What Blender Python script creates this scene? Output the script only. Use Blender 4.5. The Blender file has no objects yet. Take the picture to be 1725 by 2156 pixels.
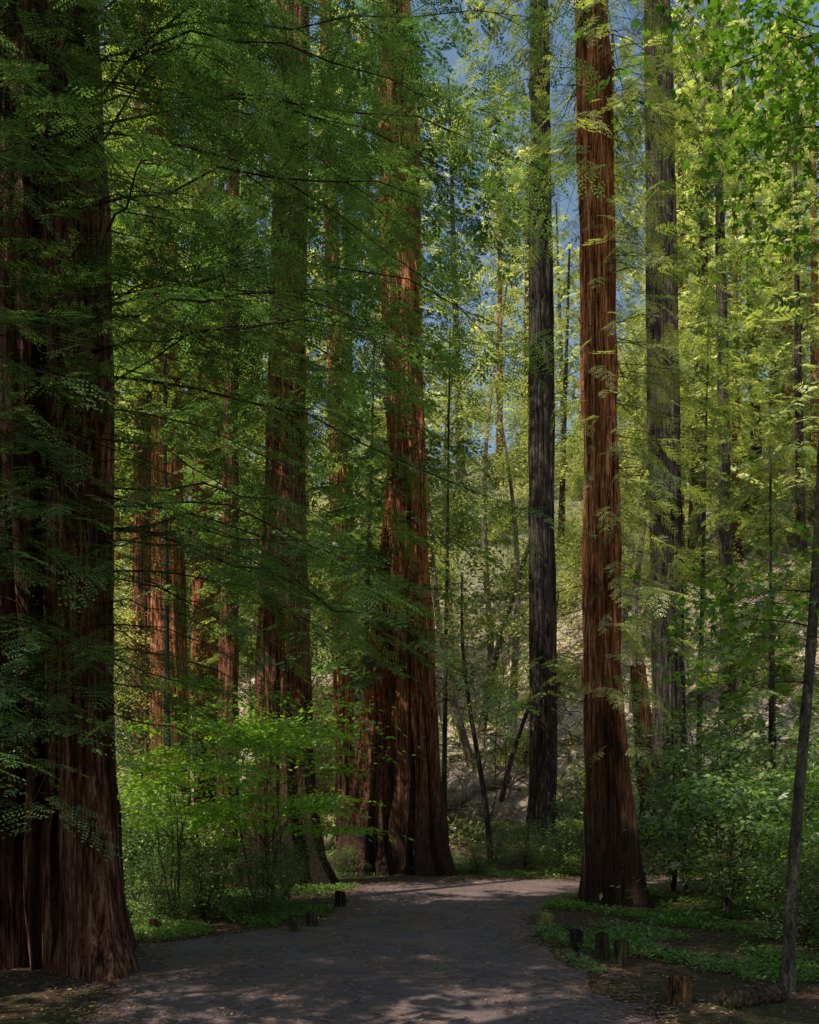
import bpy, math, random
import numpy as np
from mathutils import Vector
from mathutils.geometry import delaunay_2d_cdt
random.seed(5)
R=np.random.default_rng(11)
scene=bpy.context.scene
COL=scene.collection
PI=math.pi

# ------------------------------------------------------------------ mesh helpers
def mesh_from(name,V,faces,mats,tint=None,smooth=False):
    V=np.asarray(V,dtype=np.float32).reshape(-1,3)
    me=bpy.data.meshes.new(name)
    me.vertices.add(len(V)); me.vertices.foreach_set('co',V.ravel())
    idx=[];starts=[];mi=[];sm=[];o=0
    for q in faces:
        F,m=q[0],q[1]; s_=q[2] if len(q)>2 else smooth
        F=np.asarray(F,dtype=np.int32)
        if len(F)==0: continue
        k=F.shape[1]
        idx.append(F.ravel()); starts.append(o+np.arange(len(F))*k); o+=F.size
        mi.append(np.full(len(F),m,dtype=np.int32)); sm.append(np.full(len(F),s_,dtype=bool))
    idx=np.concatenate(idx);starts=np.concatenate(starts).astype(np.int32);mi=np.concatenate(mi)
    me.loops.add(len(idx)); me.loops.foreach_set('vertex_index',idx)
    me.polygons.add(len(starts)); me.polygons.foreach_set('loop_start',starts)
    me.polygons.foreach_set('material_index',mi)
    me.polygons.foreach_set('use_smooth',np.concatenate(sm))
    for m in mats: me.materials.append(m)
    if tint is not None:
        a=me.attributes.new('tint','FLOAT','POINT'); a.data.foreach_set('value',np.asarray(tint,dtype=np.float32).ravel())
    me.update(calc_edges=True); me.validate()
    return me

def obj(name,me,parent=None,loc=(0,0,0)):
    o=bpy.data.objects.new(name,me); COL.objects.link(o)
    if parent is not None: o.parent=parent
    o.location=loc
    return o

def thing(name,label,cat,loc,group=None,me=None,rot=0,scale=1):
    o=bpy.data.objects.new(name,me); COL.objects.link(o)
    o.location=loc; o.rotation_euler=(0,0,rot)
    o.scale=(scale,)*3 if not hasattr(scale,'__len__') else scale
    o['label']=label; o['category']=cat
    if group: o['group']=group
    if me is None: o.empty_display_size=0.3
    return o

class Tubes:
    def __init__(s): s.V=[];s.F=[];s.n=0
    def add(s,P,rad,k=5):
        P=np.asarray(P,float); m=len(P); rad=np.asarray(rad,float)*np.ones(m)
        T=np.gradient(P,axis=0); T/=np.linalg.norm(T,axis=1)[:,None]+1e-9
        ref=np.array([0,0,1.]) if abs(T[0,2])<.8 else np.array([1.,0,0])
        A=np.cross(T,ref); A/=np.linalg.norm(A,axis=1)[:,None]+1e-9
        B=np.cross(T,A)
        a=np.arange(k)/k*2*PI
        ring=P[:,None]+rad[:,None,None]*(A[:,None]*np.cos(a)[None,:,None]+B[:,None]*np.sin(a)[None,:,None])
        s.V.append(ring.reshape(-1,3))
        i=np.arange(m-1)[:,None]*k; j=np.arange(k)[None]; j2=(j+1)%k
        F=np.stack([i+j,i+j2,i+k+j2,i+k+j],-1).reshape(-1,4)+s.n
        s.F.append(F); s.n+=m*k
    def mesh(s,name,mat,smooth=True):
        return mesh_from(name,np.concatenate(s.V),[(np.concatenate(s.F),0)],[mat],smooth=smooth)

def pn(th,z,kth,kz,seed):
    g=np.random.default_rng(seed).random((kth,512))
    u=(th/(2*PI)*kth)%kth; v=(z*kz+60)%511
    i=np.floor(u).astype(int)%kth; j=np.floor(v).astype(int); fu=u-np.floor(u); fv=v-j
    fu=fu*fu*(3-2*fu); fv=fv*fv*(3-2*fv); i2=(i+1)%kth; j2=(j+1)%512
    return (g[i,j]*(1-fu)+g[i2,j]*fu)*(1-fv)+(g[i,j2]*(1-fu)+g[i2,j2]*fu)*fv

def trunk_geo(height,zr,rr,lean=(0,0),nseg=120,nring=140,flare=.3,flute=.06,ridge=.035,seed=1,hollow=None,bend=0):
    z=-.4+(height+.4)*(np.linspace(0,1,nring)**1.5)
    th=np.linspace(0,2*PI,nseg,endpoint=False)
    TH,Z=np.meshgrid(th,z)
    rad=np.interp(Z,zr,rr)
    zz=np.maximum(Z,0)
    tw=.04*Z+.15*np.sin(Z*.7+seed)
    fl=pn(TH+tw,Z,7,.05,seed)*2-1
    fl2=1-2*np.abs(2*pn(TH+tw,Z,11,.10,seed+5)-1)
    fl3=pn(TH+tw,Z,9,1.1,seed+7)*2-1
    r=rad*(1+(flute+flare*np.exp(-zz/1.3))*fl+ (flute*.9+flare*.45*np.exp(-zz/1.2))*fl2+flare*.22*np.exp(-zz/1.0)*fl3)
    kth=max(10,int(2*PI*np.mean(rr[:3])/.11))
    n1=pn(TH+tw*.5,Z,kth,.42,seed+9); n2=pn(TH,Z,kth*2,1.4,seed+11)
    rg=np.clip((1-np.abs(2*n1-1)),0,1)
    rg=1-np.clip((1-rg)*1.8-.25,0,1)     # broad ridges with narrow furrows
    r=r+ridge*(rg-.7)+ridge*.55*(n2-.5)
    if hollow:
        for ha,hw,hz,hd in hollow:
            d=np.angle(np.exp(1j*(TH+.05*np.sin(Z*2)-ha)))
            w=hw*np.clip(1-zz/hz,0,1)**.5+1e-4
            r=r-rad*hd*np.exp(-(d/w)**4)*(zz<hz)
    r=np.maximum(r,.02)
    cx=lean[0]*zz/height+bend*np.sin(zz/height*PI); cy=lean[1]*zz/height
    V=np.stack([cx+r*np.cos(TH),cy+r*np.sin(TH),Z],-1).reshape(-1,3)
    i=np.arange(nring-1)[:,None]*nseg; j=np.arange(nseg)[None]; j2=(j+1)%nseg
    F=np.stack([i+j,i+j2,i+nseg+j2,i+nseg+j],-1).reshape(-1,4)
    return V,F
def trunk_limbs(name,geo,tb,bark,twig):
    V,F=geo
    if tb.n:
        tv=np.concatenate(tb.V);tf=np.concatenate(tb.F)+len(V)
        return mesh_from(name,np.concatenate([V,tv]),[(F,0,True),(tf,1,True)],[bark,twig])
    return mesh_from(name,V,[(F,0,True)],[bark])

# ------------------------------------------------------------------ materials
def nodes(name):
    m=bpy.data.materials.new(name); m.use_nodes=True
    nt=m.node_tree; nt.nodes.clear()
    out=nt.nodes.new('ShaderNodeOutputMaterial')
    return m,nt,out
def ramp(nt,stops):
    r=nt.nodes.new('ShaderNodeValToRGB'); e=r.color_ramp.elements
    while len(e)<len(stops): e.new(.5)
    for x,(p,c) in zip(e,stops): x.position=p; x.color=(*c,1)
    return r
def noise(nt,vec,scale,detail=6,rough=.6,mapscale=None):
    if mapscale:
        mp=nt.nodes.new('ShaderNodeMapping'); mp.inputs['Scale'].default_value=mapscale
        nt.links.new(vec,mp.inputs['Vector']); vec=mp.outputs[0]
    n=nt.nodes.new('ShaderNodeTexNoise'); n.inputs['Scale'].default_value=scale
    n.inputs['Detail'].default_value=detail; n.inputs['Roughness'].default_value=rough
    nt.links.new(vec,n.inputs['Vector']); return n
def mix(nt,f,a,b,mode='MIX'):
    m=nt.nodes.new('ShaderNodeMix'); m.data_type='RGBA'; m.blend_type=mode
    for s,v in ((m.inputs[0],f),(m.inputs[6],a),(m.inputs[7],b)):
        if isinstance(v,bpy.types.NodeSocket): nt.links.new(v,s)
        elif isinstance(v,(int,float)): s.default_value=v
        else: s.default_value=(*v,1)
    return m.outputs[2]

def leaf_mat(name,dark,light,trans,tf=.45,rough=.45):
    m,nt,out=nodes(name)
    at=nt.nodes.new('ShaderNodeAttribute'); at.attribute_name='tint'
    oi=nt.nodes.new('ShaderNodeObjectInfo')
    r=ramp(nt,[(0,dark),(1,light)]); nt.links.new(at.outputs['Fac'],r.inputs[0])
    hs=nt.nodes.new('ShaderNodeHueSaturation')
    mr=nt.nodes.new('ShaderNodeMapRange'); mr.inputs[3].default_value=.7; mr.inputs[4].default_value=1.3
    nt.links.new(oi.outputs['Random'],mr.inputs[0]); nt.links.new(mr.outputs[0],hs.inputs['Value'])
    mh=nt.nodes.new('ShaderNodeMapRange'); mh.inputs[3].default_value=.525; mh.inputs[4].default_value=.485
    nt.links.new(oi.outputs['Random'],mh.inputs[0]); nt.links.new(mh.outputs[0],hs.inputs['Hue'])
    nt.links.new(r.outputs[0],hs.inputs['Color'])
    p=nt.nodes.new('ShaderNodeBsdfPrincipled'); p.inputs['Roughness'].default_value=rough
    p.inputs['Specular IOR Level'].default_value=.6
    nt.links.new(hs.outputs[0],p.inputs['Base Color'])
    t=nt.nodes.new('ShaderNodeBsdfTranslucent')
    tm=mix(nt,1.0,hs.outputs[0],trans,'MULTIPLY')
    nt.links.new(tm,t.inputs['Color'])
    ms=nt.nodes.new('ShaderNodeMixShader'); ms.inputs[0].default_value=tf
    nt.links.new(p.outputs[0],ms.inputs[1]); nt.links.new(t.outputs[0],ms.inputs[2])
    nt.links.new(ms.outputs[0],out.inputs[0]); return m

def bark_mat(name,c0,c1,c2,c3,scale=1.0,bump=.05,moss=0.0,mossc=(.10,.11,.025),mosst=.5,base_shade=0,vz=1.0):
    m,nt,out=nodes(name)
    tc=nt.nodes.new('ShaderNodeTexCoord'); v=tc.outputs['Object']
    n1=noise(nt,v,1,9,.72,(30*scale,30*scale,1.5*scale*vz))
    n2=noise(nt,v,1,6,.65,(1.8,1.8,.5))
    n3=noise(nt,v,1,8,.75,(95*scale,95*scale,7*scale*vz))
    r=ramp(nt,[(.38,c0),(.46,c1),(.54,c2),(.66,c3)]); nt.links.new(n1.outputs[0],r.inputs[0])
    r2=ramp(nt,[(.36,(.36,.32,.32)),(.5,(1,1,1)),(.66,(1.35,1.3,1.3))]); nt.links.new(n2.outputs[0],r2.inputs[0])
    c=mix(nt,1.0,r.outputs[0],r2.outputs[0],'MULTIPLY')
    r3=ramp(nt,[(.40,(.28,.28,.28)),(.55,(1.2,1.2,1.2))]); nt.links.new(n3.outputs[0],r3.inputs[0])
    c=mix(nt,.95,c,r3.outputs[0],'MULTIPLY')
    if base_shade:   # shadow at the trunk base painted into the bark colour, in patches
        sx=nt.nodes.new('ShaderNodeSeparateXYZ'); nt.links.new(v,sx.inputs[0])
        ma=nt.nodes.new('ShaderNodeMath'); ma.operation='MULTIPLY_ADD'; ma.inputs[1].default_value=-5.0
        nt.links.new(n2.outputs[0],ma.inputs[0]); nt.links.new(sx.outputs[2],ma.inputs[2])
        mr=nt.nodes.new('ShaderNodeMapRange'); mr.inputs[1].default_value=-2.0; mr.inputs[2].default_value=base_shade; mr.inputs[3].default_value=.92; mr.inputs[4].default_value=0
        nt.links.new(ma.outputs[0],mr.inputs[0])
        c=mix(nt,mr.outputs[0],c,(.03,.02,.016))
    if moss:
        n4=noise(nt,v,5 if mosst<.5 else 2.2,5,.6); r4=ramp(nt,[(mosst,(0,0,0)),(mosst+.12,(moss,)*3)]); nt.links.new(n4.outputs[0],r4.inputs[0])
        c=mix(nt,r4.outputs[0],c,mossc)
    p=nt.nodes.new('ShaderNodeBsdfPrincipled'); p.inputs['Roughness'].default_value=.9
    p.inputs['Specular IOR Level'].default_value=.15
    nt.links.new(c,p.inputs['Base Color'])
    ad=nt.nodes.new('ShaderNodeMath'); ad.operation='MULTIPLY_ADD'; ad.inputs[1].default_value=.45
    nt.links.new(n3.outputs[0],ad.inputs[0]); nt.links.new(n1.outputs[0],ad.inputs[2])
    b=nt.nodes.new('ShaderNodeBump'); b.inputs['Strength'].default_value=1; b.inputs['Distance'].default_value=bump
    nt.links.new(ad.outputs[0],b.inputs['Height']); nt.links.new(b.outputs[0],p.inputs['Normal'])
    nt.links.new(p.outputs[0],out.inputs[0]); return m

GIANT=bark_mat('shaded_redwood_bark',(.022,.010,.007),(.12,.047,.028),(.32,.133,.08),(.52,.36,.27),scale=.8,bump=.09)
RED=bark_mat('redwood_bark',(.022,.009,.006),(.13,.048,.025),(.36,.135,.062),(.56,.33,.20),bump=.09,base_shade=2.0)
REDF=bark_mat('redwood_bark_fine',(.030,.011,.006),(.25,.080,.030),(.66,.24,.090),(.86,.52,.30),scale=.85,bump=.09,base_shade=3.2)
DARKB=bark_mat('dark_bark',(.011,.008,.006),(.042,.030,.024),(.10,.074,.058),(.24,.19,.15),bump=.07)
GREYB=bark_mat('grey_bark',(.04,.028,.022),(.16,.115,.085),(.30,.23,.17),(.48,.40,.32),bump=.04,moss=.5)
LOGB=bark_mat('weathered_log_bark',(.025,.015,.01),(.08,.05,.032),(.16,.10,.065),(.26,.19,.14),scale=.9,bump=.03,moss=.5,vz=18)
MAPB=bark_mat('maple_bark',(.03,.025,.02),(.06,.05,.04),(.10,.083,.066),(.17,.145,.115),scale=.6,bump=.006,moss=.4,vz=6)
TWIG=bark_mat('twig_bark',(.03,.02,.014),(.06,.04,.028),(.10,.07,.05),(.16,.12,.09),bump=.01)
STUMP=bark_mat('post_wood',(.025,.012,.008),(.085,.040,.020),(.22,.10,.045),(.30,.18,.10),scale=1.2,bump=.03,moss=.3,vz=3)
STUMPM=bark_mat('mossy_post_wood',(.02,.015,.01),(.05,.04,.018),(.10,.085,.035),(.16,.14,.06),scale=1.2,bump=.03,moss=.8,vz=3)
STUMPY=bark_mat('bright_mossy_post',(.04,.035,.015),(.13,.115,.035),(.24,.22,.06),(.32,.29,.08),scale=1.2,bump=.03,moss=.85,mossc=(.33,.31,.07),mosst=.42,vz=3)

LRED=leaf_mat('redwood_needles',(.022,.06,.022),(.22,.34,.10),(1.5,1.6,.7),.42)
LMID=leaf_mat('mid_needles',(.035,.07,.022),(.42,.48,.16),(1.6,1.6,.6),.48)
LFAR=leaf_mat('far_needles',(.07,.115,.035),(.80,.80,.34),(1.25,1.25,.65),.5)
LBAY=leaf_mat('laurel_leaves',(.08,.12,.035),(.80,.78,.30),(1.25,1.28,.6),.5,.35)
LHAZ=leaf_mat('hazel_leaves',(.20,.34,.04),(.50,.66,.11),(1.6,1.5,.5),.5)
LSHR=leaf_mat('shrub_leaves',(.04,.075,.025),(.32,.40,.13),(1.5,1.7,.6),.4,.35)
LMAP=leaf_mat('maple_leaves',(.03,.085,.015),(.11,.21,.035),(1.9,2.0,.5),.5,.4)
LGRD=leaf_mat('ground_plants',(.08,.15,.03),(.25,.37,.07),(1.5,1.6,.5),.4)
LDRY=leaf_mat('dry_litter',(.10,.04,.02),(.46,.26,.15),(1.2,1,.8),.15,.7)

# ------------------------------------------------------------------ terrain
CL=np.array([(0,-30),(0,-5),(-.3,6),(-.1,10),(.3,13),(1.5,16),(5,16.7),(14,17),(30,16)],float)
def dist_path(x,y):
    d=np.full(np.shape(x),1e9)
    for a,b in zip(CL[:-1],CL[1:]):
        ab=b-a; t=np.clip(((x-a[0])*ab[0]+(y-a[1])*ab[1])/(ab@ab),0,1)
        d=np.minimum(d,np.hypot(x-a[0]-t*ab[0],y-a[1]-t*ab[1]))
    return d
def H(x,y):
    x=np.asarray(x,float);y=np.asarray(y,float)
    s=np.maximum((y-23)+.5*np.clip(x,-60,60),0)
    h=.72*s*s/(s+10); h=66*np.tanh(h/66)
    m=np.clip((dist_path(x,y)-3.4)/3.5,0,1); m=m*m*(3-2*m)
    b=.10*np.sin(x*1.3+.5*y)*np.sin(y*1.1-.3*x)+.06*np.sin(x*3.1+1)*np.sin(y*2.7+2)
    far=np.clip(s/20,0,1)
    b=b+far*(.7*np.sin(x*.31+1)*np.sin(y*.27)+.35*np.sin(x*.9-.4*y)*np.sin(y*.8+2))+np.clip(s/5,0,1)*.12*np.sin(x*4.1+y*2.3)*np.sin(y*3.7-x*1.9)
    bank=.05*np.clip(-x-4,0,12)+.03*np.clip(x-5,0,10)
    return h*np.clip(m+.0,0,1)+m*(b+bank)
def h1(x,y): return float(H(x,y))

def axis(lo,hi,c0,c1,fine,n):
    mid=np.arange(c0,c1+fine/2,fine)
    t=np.linspace(0,1,n+1)[1:]
    return np.concatenate([(c0-(c0-lo)*t**2.2)[::-1],mid,c1+(hi-c1)*t**2.2])
gx=axis(-420,420,-9,16,.17,60); gy=axis(-300,600,2,42,.18,60)
X,Y=np.meshgrid(gx,gy); Z=H(X,Y)
nx=len(gx);ny=len(gy)
i=np.arange(ny-1)[:,None]*nx; j=np.arange(nx-1)[None]
F=np.stack([i+j,i+j+1,i+nx+j+1,i+nx+j],-1).reshape(-1,4)
m,nt,out=nodes('forest_floor')
tc=nt.nodes.new('ShaderNodeTexCoord'); v=tc.outputs['Object']
a=noise(nt,v,9,10,.75); b=noise(nt,v,.6,5,.6); c=noise(nt,v,60,6,.7)
r=ramp(nt,[(.33,(.045,.028,.018)),(.48,(.12,.068,.042)),(.6,(.22,.13,.085)),(.75,(.38,.26,.19))]); nt.links.new(a.outputs[0],r.inputs[0])
rb=ramp(nt,[(.47,(0,0,0)),(.6,(.6,.6,.6))]); nt.links.new(b.outputs[0],rb.inputs[0])
cc=mix(nt,rb.outputs[0],r.outputs[0],(.08,.11,.03))
rc=ramp(nt,[(.3,(.5,.5,.5)),(.7,(1.3,1.3,1.3))]); nt.links.new(c.outputs[0],rc.inputs[0])
cc=mix(nt,1.0,cc,rc.outputs[0],'MULTIPLY')
sx=nt.nodes.new('ShaderNodeSeparateXYZ'); nt.links.new(v,sx.inputs[0])
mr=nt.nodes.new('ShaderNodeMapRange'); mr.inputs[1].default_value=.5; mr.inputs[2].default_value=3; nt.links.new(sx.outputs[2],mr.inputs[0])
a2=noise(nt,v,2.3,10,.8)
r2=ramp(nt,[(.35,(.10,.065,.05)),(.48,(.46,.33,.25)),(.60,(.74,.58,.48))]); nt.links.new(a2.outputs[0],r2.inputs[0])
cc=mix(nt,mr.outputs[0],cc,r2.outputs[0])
mr2=nt.nodes.new('ShaderNodeMapRange'); mr2.inputs[1].default_value=9; mr2.inputs[2].default_value=16; mr2.inputs[4].default_value=.8; nt.links.new(sx.outputs[2],mr2.inputs[0])
r3=ramp(nt,[(.4,(.04,.06,.02)),(.6,(.18,.20,.08))]); nt.links.new(a.outputs[0],r3.inputs[0])
cc=mix(nt,mr2.outputs[0],cc,r3.outputs[0])
p=nt.nodes.new('ShaderNodeBsdfPrincipled'); p.inputs['Roughness'].default_value=.95; p.inputs['Specular IOR Level'].default_value=.1
nt.links.new(cc,p.inputs['Base Color'])
bp=nt.nodes.new('ShaderNodeBump'); bp.inputs['Strength'].default_value=1; bp.inputs['Distance'].default_value=.08
nt.links.new(a.outputs[0],bp.inputs['Height']); nt.links.new(bp.outputs[0],p.inputs['Normal']); nt.links.new(p.outputs[0],out.inputs[0])
g=obj('ground',mesh_from('ground',np.stack([X,Y,Z],-1),[(F,0)],[m],smooth=True)); g['kind']='structure'
g['label']='brown forest floor rising into a steep hillside'; g['category']='ground'

# path
left=[(-2.6,-8),(-2.5,0),(-2.35,5),(-2.4,6.8),(-2.9,8.2),(-3.3,9.2),(-2.4,10.1),(-1.5,11.0),(-1.15,12.2),(-1.05,13.6),(-1.25,15.2),(-.7,16.6),(1.4,17.4),(6,17.9),(14,18.2),(26,17.6)]
right=[(26,15.2),(14,15.8),(6,15.6),(3.6,15.0),(2.3,13.6),(1.75,11.8),(1.5,10),(1.6,8.4),(1.85,6.4),(2.1,3),(2.2,0),(2.3,-8)]
def dens(P):
    P=np.array(P,float); o=[]
    for a_,b_ in zip(P[:-1],P[1:]):
        n=max(2,int(np.linalg.norm(b_-a_)/.08)); t=np.arange(n)/n
        o.append(a_+(b_-a_)*t[:,None])
    o.append(P[-1:]); o=np.concatenate(o)
    k=np.ones(15)/15; s=np.stack([np.convolve(np.pad(o[:,q],7,'edge'),k,'valid') for q in (0,1)],-1)
    w=np.convolve(R.normal(0,.22,len(s)+6),np.ones(7)/7,'valid')[:,None]*[1,.6]
    return s+w+R.normal(0,.03,s.shape)
pl=dens(left);pr=dens(right)
poly=np.concatenate([pl,pr])
cv,_,cf,_,_,_=delaunay_2d_cdt([Vector((a_,b_)) for a_,b_ in poly],[],[list(range(len(poly)))],1,1e-4)
pf=[]
for f in cf:
    f=list(f); A_=sum(cv[f[k]].x*cv[f[(k+1)%len(f)]].y-cv[f[(k+1)%len(f)]].x*cv[f[k]].y for k in range(len(f)))
    pf.append(f if A_>0 else f[::-1])
pme=bpy.data.meshes.new('path'); pme.from_pydata([(q.x,q.y,.006) for q in cv],[],pf); pme.update()
m,nt,out=nodes('path_asphalt')
tc=nt.nodes.new('ShaderNodeTexCoord'); v=tc.outputs['Object']
a=noise(nt,v,110,4,.7); b=noise(nt,v,1.6,8,.75); c=noise(nt,v,13,9,.8)
r=ramp(nt,[(.35,(.08,.058,.062)),(.55,(.15,.112,.117)),(.75,(.25,.195,.19))]); nt.links.new(a.outputs[0],r.inputs[0])
rb=ramp(nt,[(.38,(0,0,0)),(.62,(.85,.85,.85))]); nt.links.new(b.outputs[0],rb.inputs[0])
cc=mix(nt,rb.outputs[0],r.outputs[0],(.25,.16,.135))
rc=ramp(nt,[(.54,(0,0,0)),(.62,(.8,.8,.8))]); nt.links.new(c.outputs[0],rc.inputs[0])
cc=mix(nt,rc.outputs[0],cc,(.085,.047,.034))
p=nt.nodes.new('ShaderNodeBsdfPrincipled'); p.inputs['Roughness'].default_value=.9; p.inputs['Specular IOR Level'].default_value=.2
nt.links.new(cc,p.inputs['Base Color'])
bp=nt.nodes.new('ShaderNodeBump'); bp.inputs['Strength'].default_value=.8; bp.inputs['Distance'].default_value=.015
nt.links.new(c.outputs[0],bp.inputs['Height']); nt.links.new(bp.outputs[0],p.inputs['Normal']); nt.links.new(p.outputs[0],out.inputs[0])
pme.materials.append(m)
po=obj('path',pme); po['kind']='structure'; po['label']='grey paved forest path strewn with brown needles'; po['category']='path'
def inpoly(x,y,P):
    c=np.zeros(x.shape,bool); n=len(P); 
    for k in range(n):
        x1,y1=P[k]; x2,y2=P[(k+1)%n]
        if y1==y2: continue
        c^=((y1>y)!=(y2>y))&(x<(x2-x1)*(y-y1)/(y2-y1)+x1)
    return c
CP=np.array(left+right)

# ------------------------------------------------------------------ leaves
def diamonds(P,U,W,L,Wd,mid=.45):
    L=L[:,None];Wd=Wd[:,None]
    return np.stack([P,P+U*L*mid+W*Wd*.5,P+U*L,P+U*L*mid-W*Wd*.5],1)
def frond(lod,rg):
    P=[];U=[];W=[];L=[];D=[]
    def add(p,u,l,d,tilt=.2):
        u=np.array(u,float);u/=np.linalg.norm(u)
        w=np.cross([0,0,1.],u); w/=np.linalg.norm(w)+1e-9
        w=w+np.array([0,0,rg.normal(0,tilt)]); w/=np.linalg.norm(w)
        P.append(p);U.append(u);W.append(w);L.append(l);D.append(d)
    for s in np.linspace(.08,.93,6):
        for sd in (-1,1):
            s2=s+rg.normal(0,.02); base=np.array([s2,0,-.14*s2*s2])
            ang=sd*math.radians(rg.uniform(40,58)); tl=(.48-.33*s)*rg.uniform(.8,1.15)
            d=np.array([math.cos(ang),math.sin(ang),-.15+rg.normal(0,.06)]); d/=np.linalg.norm(d)
            if lod==2: add(base,d,tl*1.25,.14,.4)
            elif lod==1:
                add(base,d,tl*1.05,.055)
                for t in (.22,.46,.7):
                    for q in (-1,1):
                        a2=ang+q*.7; add(base+d*tl*t,(math.cos(a2),math.sin(a2),d[2]),tl*(.46-.25*t),.046)
            else:
                nn=max(3,int(tl/.055))
                for t in np.linspace(.1,1,nn):
                    for q in (-1,1):
                        a2=ang+q*.9*(1-.6*(t>.95)); add(base+d*tl*t,(math.cos(a2),math.sin(a2),d[2]+rg.normal(0,.06)),.08*(1.1-.4*t),.034)
    add(np.array([.9,0,-.12]),(1,0,-.3),.2,.05)
    return diamonds(*[np.array(q) for q in (P,U,W,L,D)])
FR={l:[frond(l,np.random.default_rng(40+k+10*l)) for k in range(4)] for l in (0,1,2)}

def place_fronds(lod,pos,az,dip,ln,bt,rg,roll=.2):
    pos=np.array(pos);az=np.array(az);dip=np.array(dip);ln=np.array(ln);bt=np.array(bt)
    Vs=[];Ts=[]
    which=rg.integers(0,4,len(pos))
    for k in range(4):
        q=which==k
        if not q.any(): continue
        a,d=az[q],dip[q]
        Xa=np.stack([np.cos(a)*np.cos(d),np.sin(a)*np.cos(d),-np.sin(d)],-1)
        Yh=np.stack([-np.sin(a),np.cos(a),0*a],-1); Zh=np.cross(Xa,Yh)
        ro=rg.normal(0,roll,len(a))[:,None]
        Ya=Yh*np.cos(ro)+Zh*np.sin(ro); Za=np.cross(Xa,Ya)
        T=FR[lod][k]; M=np.stack([Xa,Ya,Za],1)
        V=np.einsum('nvc,mcd->mnvd',T,M)*ln[q][:,None,None,None]+pos[q][:,None,None]
        t=np.clip(bt[q][:,None,None]+rg.normal(0,.16,(len(a),1,1))+rg.normal(0,.10,(len(a),T.shape[0],1)),0,1)*np.ones((1,1,4))
        Vs.append(V.reshape(-1,3));Ts.append(t.ravel())
    return np.concatenate(Vs),np.concatenate(Ts)

# 3 = smaller, denser hanging sprays used on the redwood beside the path
PRM={0:(.50,.28,.22),1:(.70,.42,.31),2:(1.1,.55,.45),3:(.46,.32,.24)}
def conifer(branches,lod,rg,tubes,thin=True):
    fl,sub_sp,fr_sp=PRM[lod]
    pos=[];az_=[];dip=[];ln=[];bt=[]
    for (o,az,el,L,k) in branches:
        o=np.array(o,float); cv_=rg.normal(0,.25); tb_=np.clip(rg.normal(.40,.24),.02,.98)
        s=np.linspace(0,1,9); aa=az+cv_*s
        P=np.zeros((9,3)); 
        st=L/8
        for q in range(1,9): P[q]=P[q-1]+[math.cos(aa[q])*st,math.sin(aa[q])*st,0]
        P[:,2]=L*(math.tan(el)*s-k*s*s)+rg.normal(0,.012*L,9)*(s>0)
        P=P+o
        tubes.add(P,np.linspace(.004+.003*L,.0025,9),4)
        ns=max(2,int(L*.92/sub_sp)); side=1
        for i_ in range(ns):
            ss=.05+.93*(i_+rg.random())/ns; side=-side
            f=ss*8;q=min(7,int(f)); b=P[q]+(P[q+1]-P[q])*(f-q)
            sl=(.40*L*(1-ss)**.75+.22)*rg.uniform(.6,1.15)
            sa=aa[q]+side*rg.uniform(.6,1.15); dr=rg.uniform(.1,.6)
            e=b+np.array([math.cos(sa)*sl,math.sin(sa)*sl,-dr*sl])
            mid=(b+e)/2+np.array([0,0,.07*sl])
            if thin: tubes.add([b,mid,e],[.003+.002*sl,.0025,.0015],3)
            nf=max(1,int(sl/fr_sp)); s2=1
            for j_ in range(nf):
                t=(j_+.6)/nf; s2=-s2
                pos.append(b+(e-b)*t+np.array([0,0,.07*sl*4*t*(1-t)])); az_.append(sa+s2*rg.uniform(.4,.9)); dip.append(rg.uniform(.05,.6)+(.35 if lod==3 else 0)); ln.append(fl*rg.uniform(.6,1.1)*(1-.25*t)); bt.append(tb_+.2*(ss-.5))
            pos.append(e);az_.append(sa);dip.append(rg.uniform(.15,.8)+(.3 if lod==3 else 0));ln.append(fl*rg.uniform(.6,1));bt.append(tb_+.25*ss)
        pos.append(P[-1]);az_.append(aa[-1]);dip.append(.3);ln.append(fl);bt.append(tb_+.3)
    return place_fronds(0 if lod==3 else lod,pos,az_,dip,ln,bt,rg)
def quads(n): return np.arange(n*4).reshape(-1,4)
def leafmesh(name,V,T,mat): return mesh_from(name,V,[(quads(len(V)//4),0)],[mat],tint=T)

def rand_branches(z0,z1,n,L0,L1,rg,lean,height,trad=.3,azr=None,droop=(.2,.65)):
    o=[]
    for k in range(n):
        z=z0+(z1-z0)*(k+rg.random())/n; f=(z-z0)/(z1-z0)
        az=rg.uniform(0,2*PI) if azr is None else rg.uniform(*azr)
        L=(L0+(L1-L0)*f)*rg.uniform(.6,1.15)
        o.append(((lean[0]*z/height+trad*.7*math.cos(az),lean[1]*z/height+trad*.7*math.sin(az),z),az,rg.uniform(-.15,.3),L,rg.uniform(*droop)))
    return o
def dead(tubes,z0,z1,n,L,rg,lean,height,trad):
    for k in range(n):
        z=rg.uniform(z0,z1);az=rg.uniform(0,2*PI);l=L*rg.uniform(.4,1)
        o=np.array([lean[0]*z/height+trad*.8*math.cos(az),lean[1]*z/height+trad*.8*math.sin(az),z])
        s=np.linspace(0,1,6)[:,None]
        P=o+s*np.array([math.cos(az)*l,math.sin(az)*l,rg.uniform(-.5,.3)*l])+np.cumsum(rg.normal(0,.05*l,(6,3)),0)*s
        tubes.add(P,np.linspace(.010,.002,6),4)
        if rg.random()<.6:
            tubes.add(P[3]+s*np.array([rg.normal(0,.3*l),rg.normal(0,.3*l),-.3*l]),np.linspace(.005,.0015,6),3)

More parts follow.
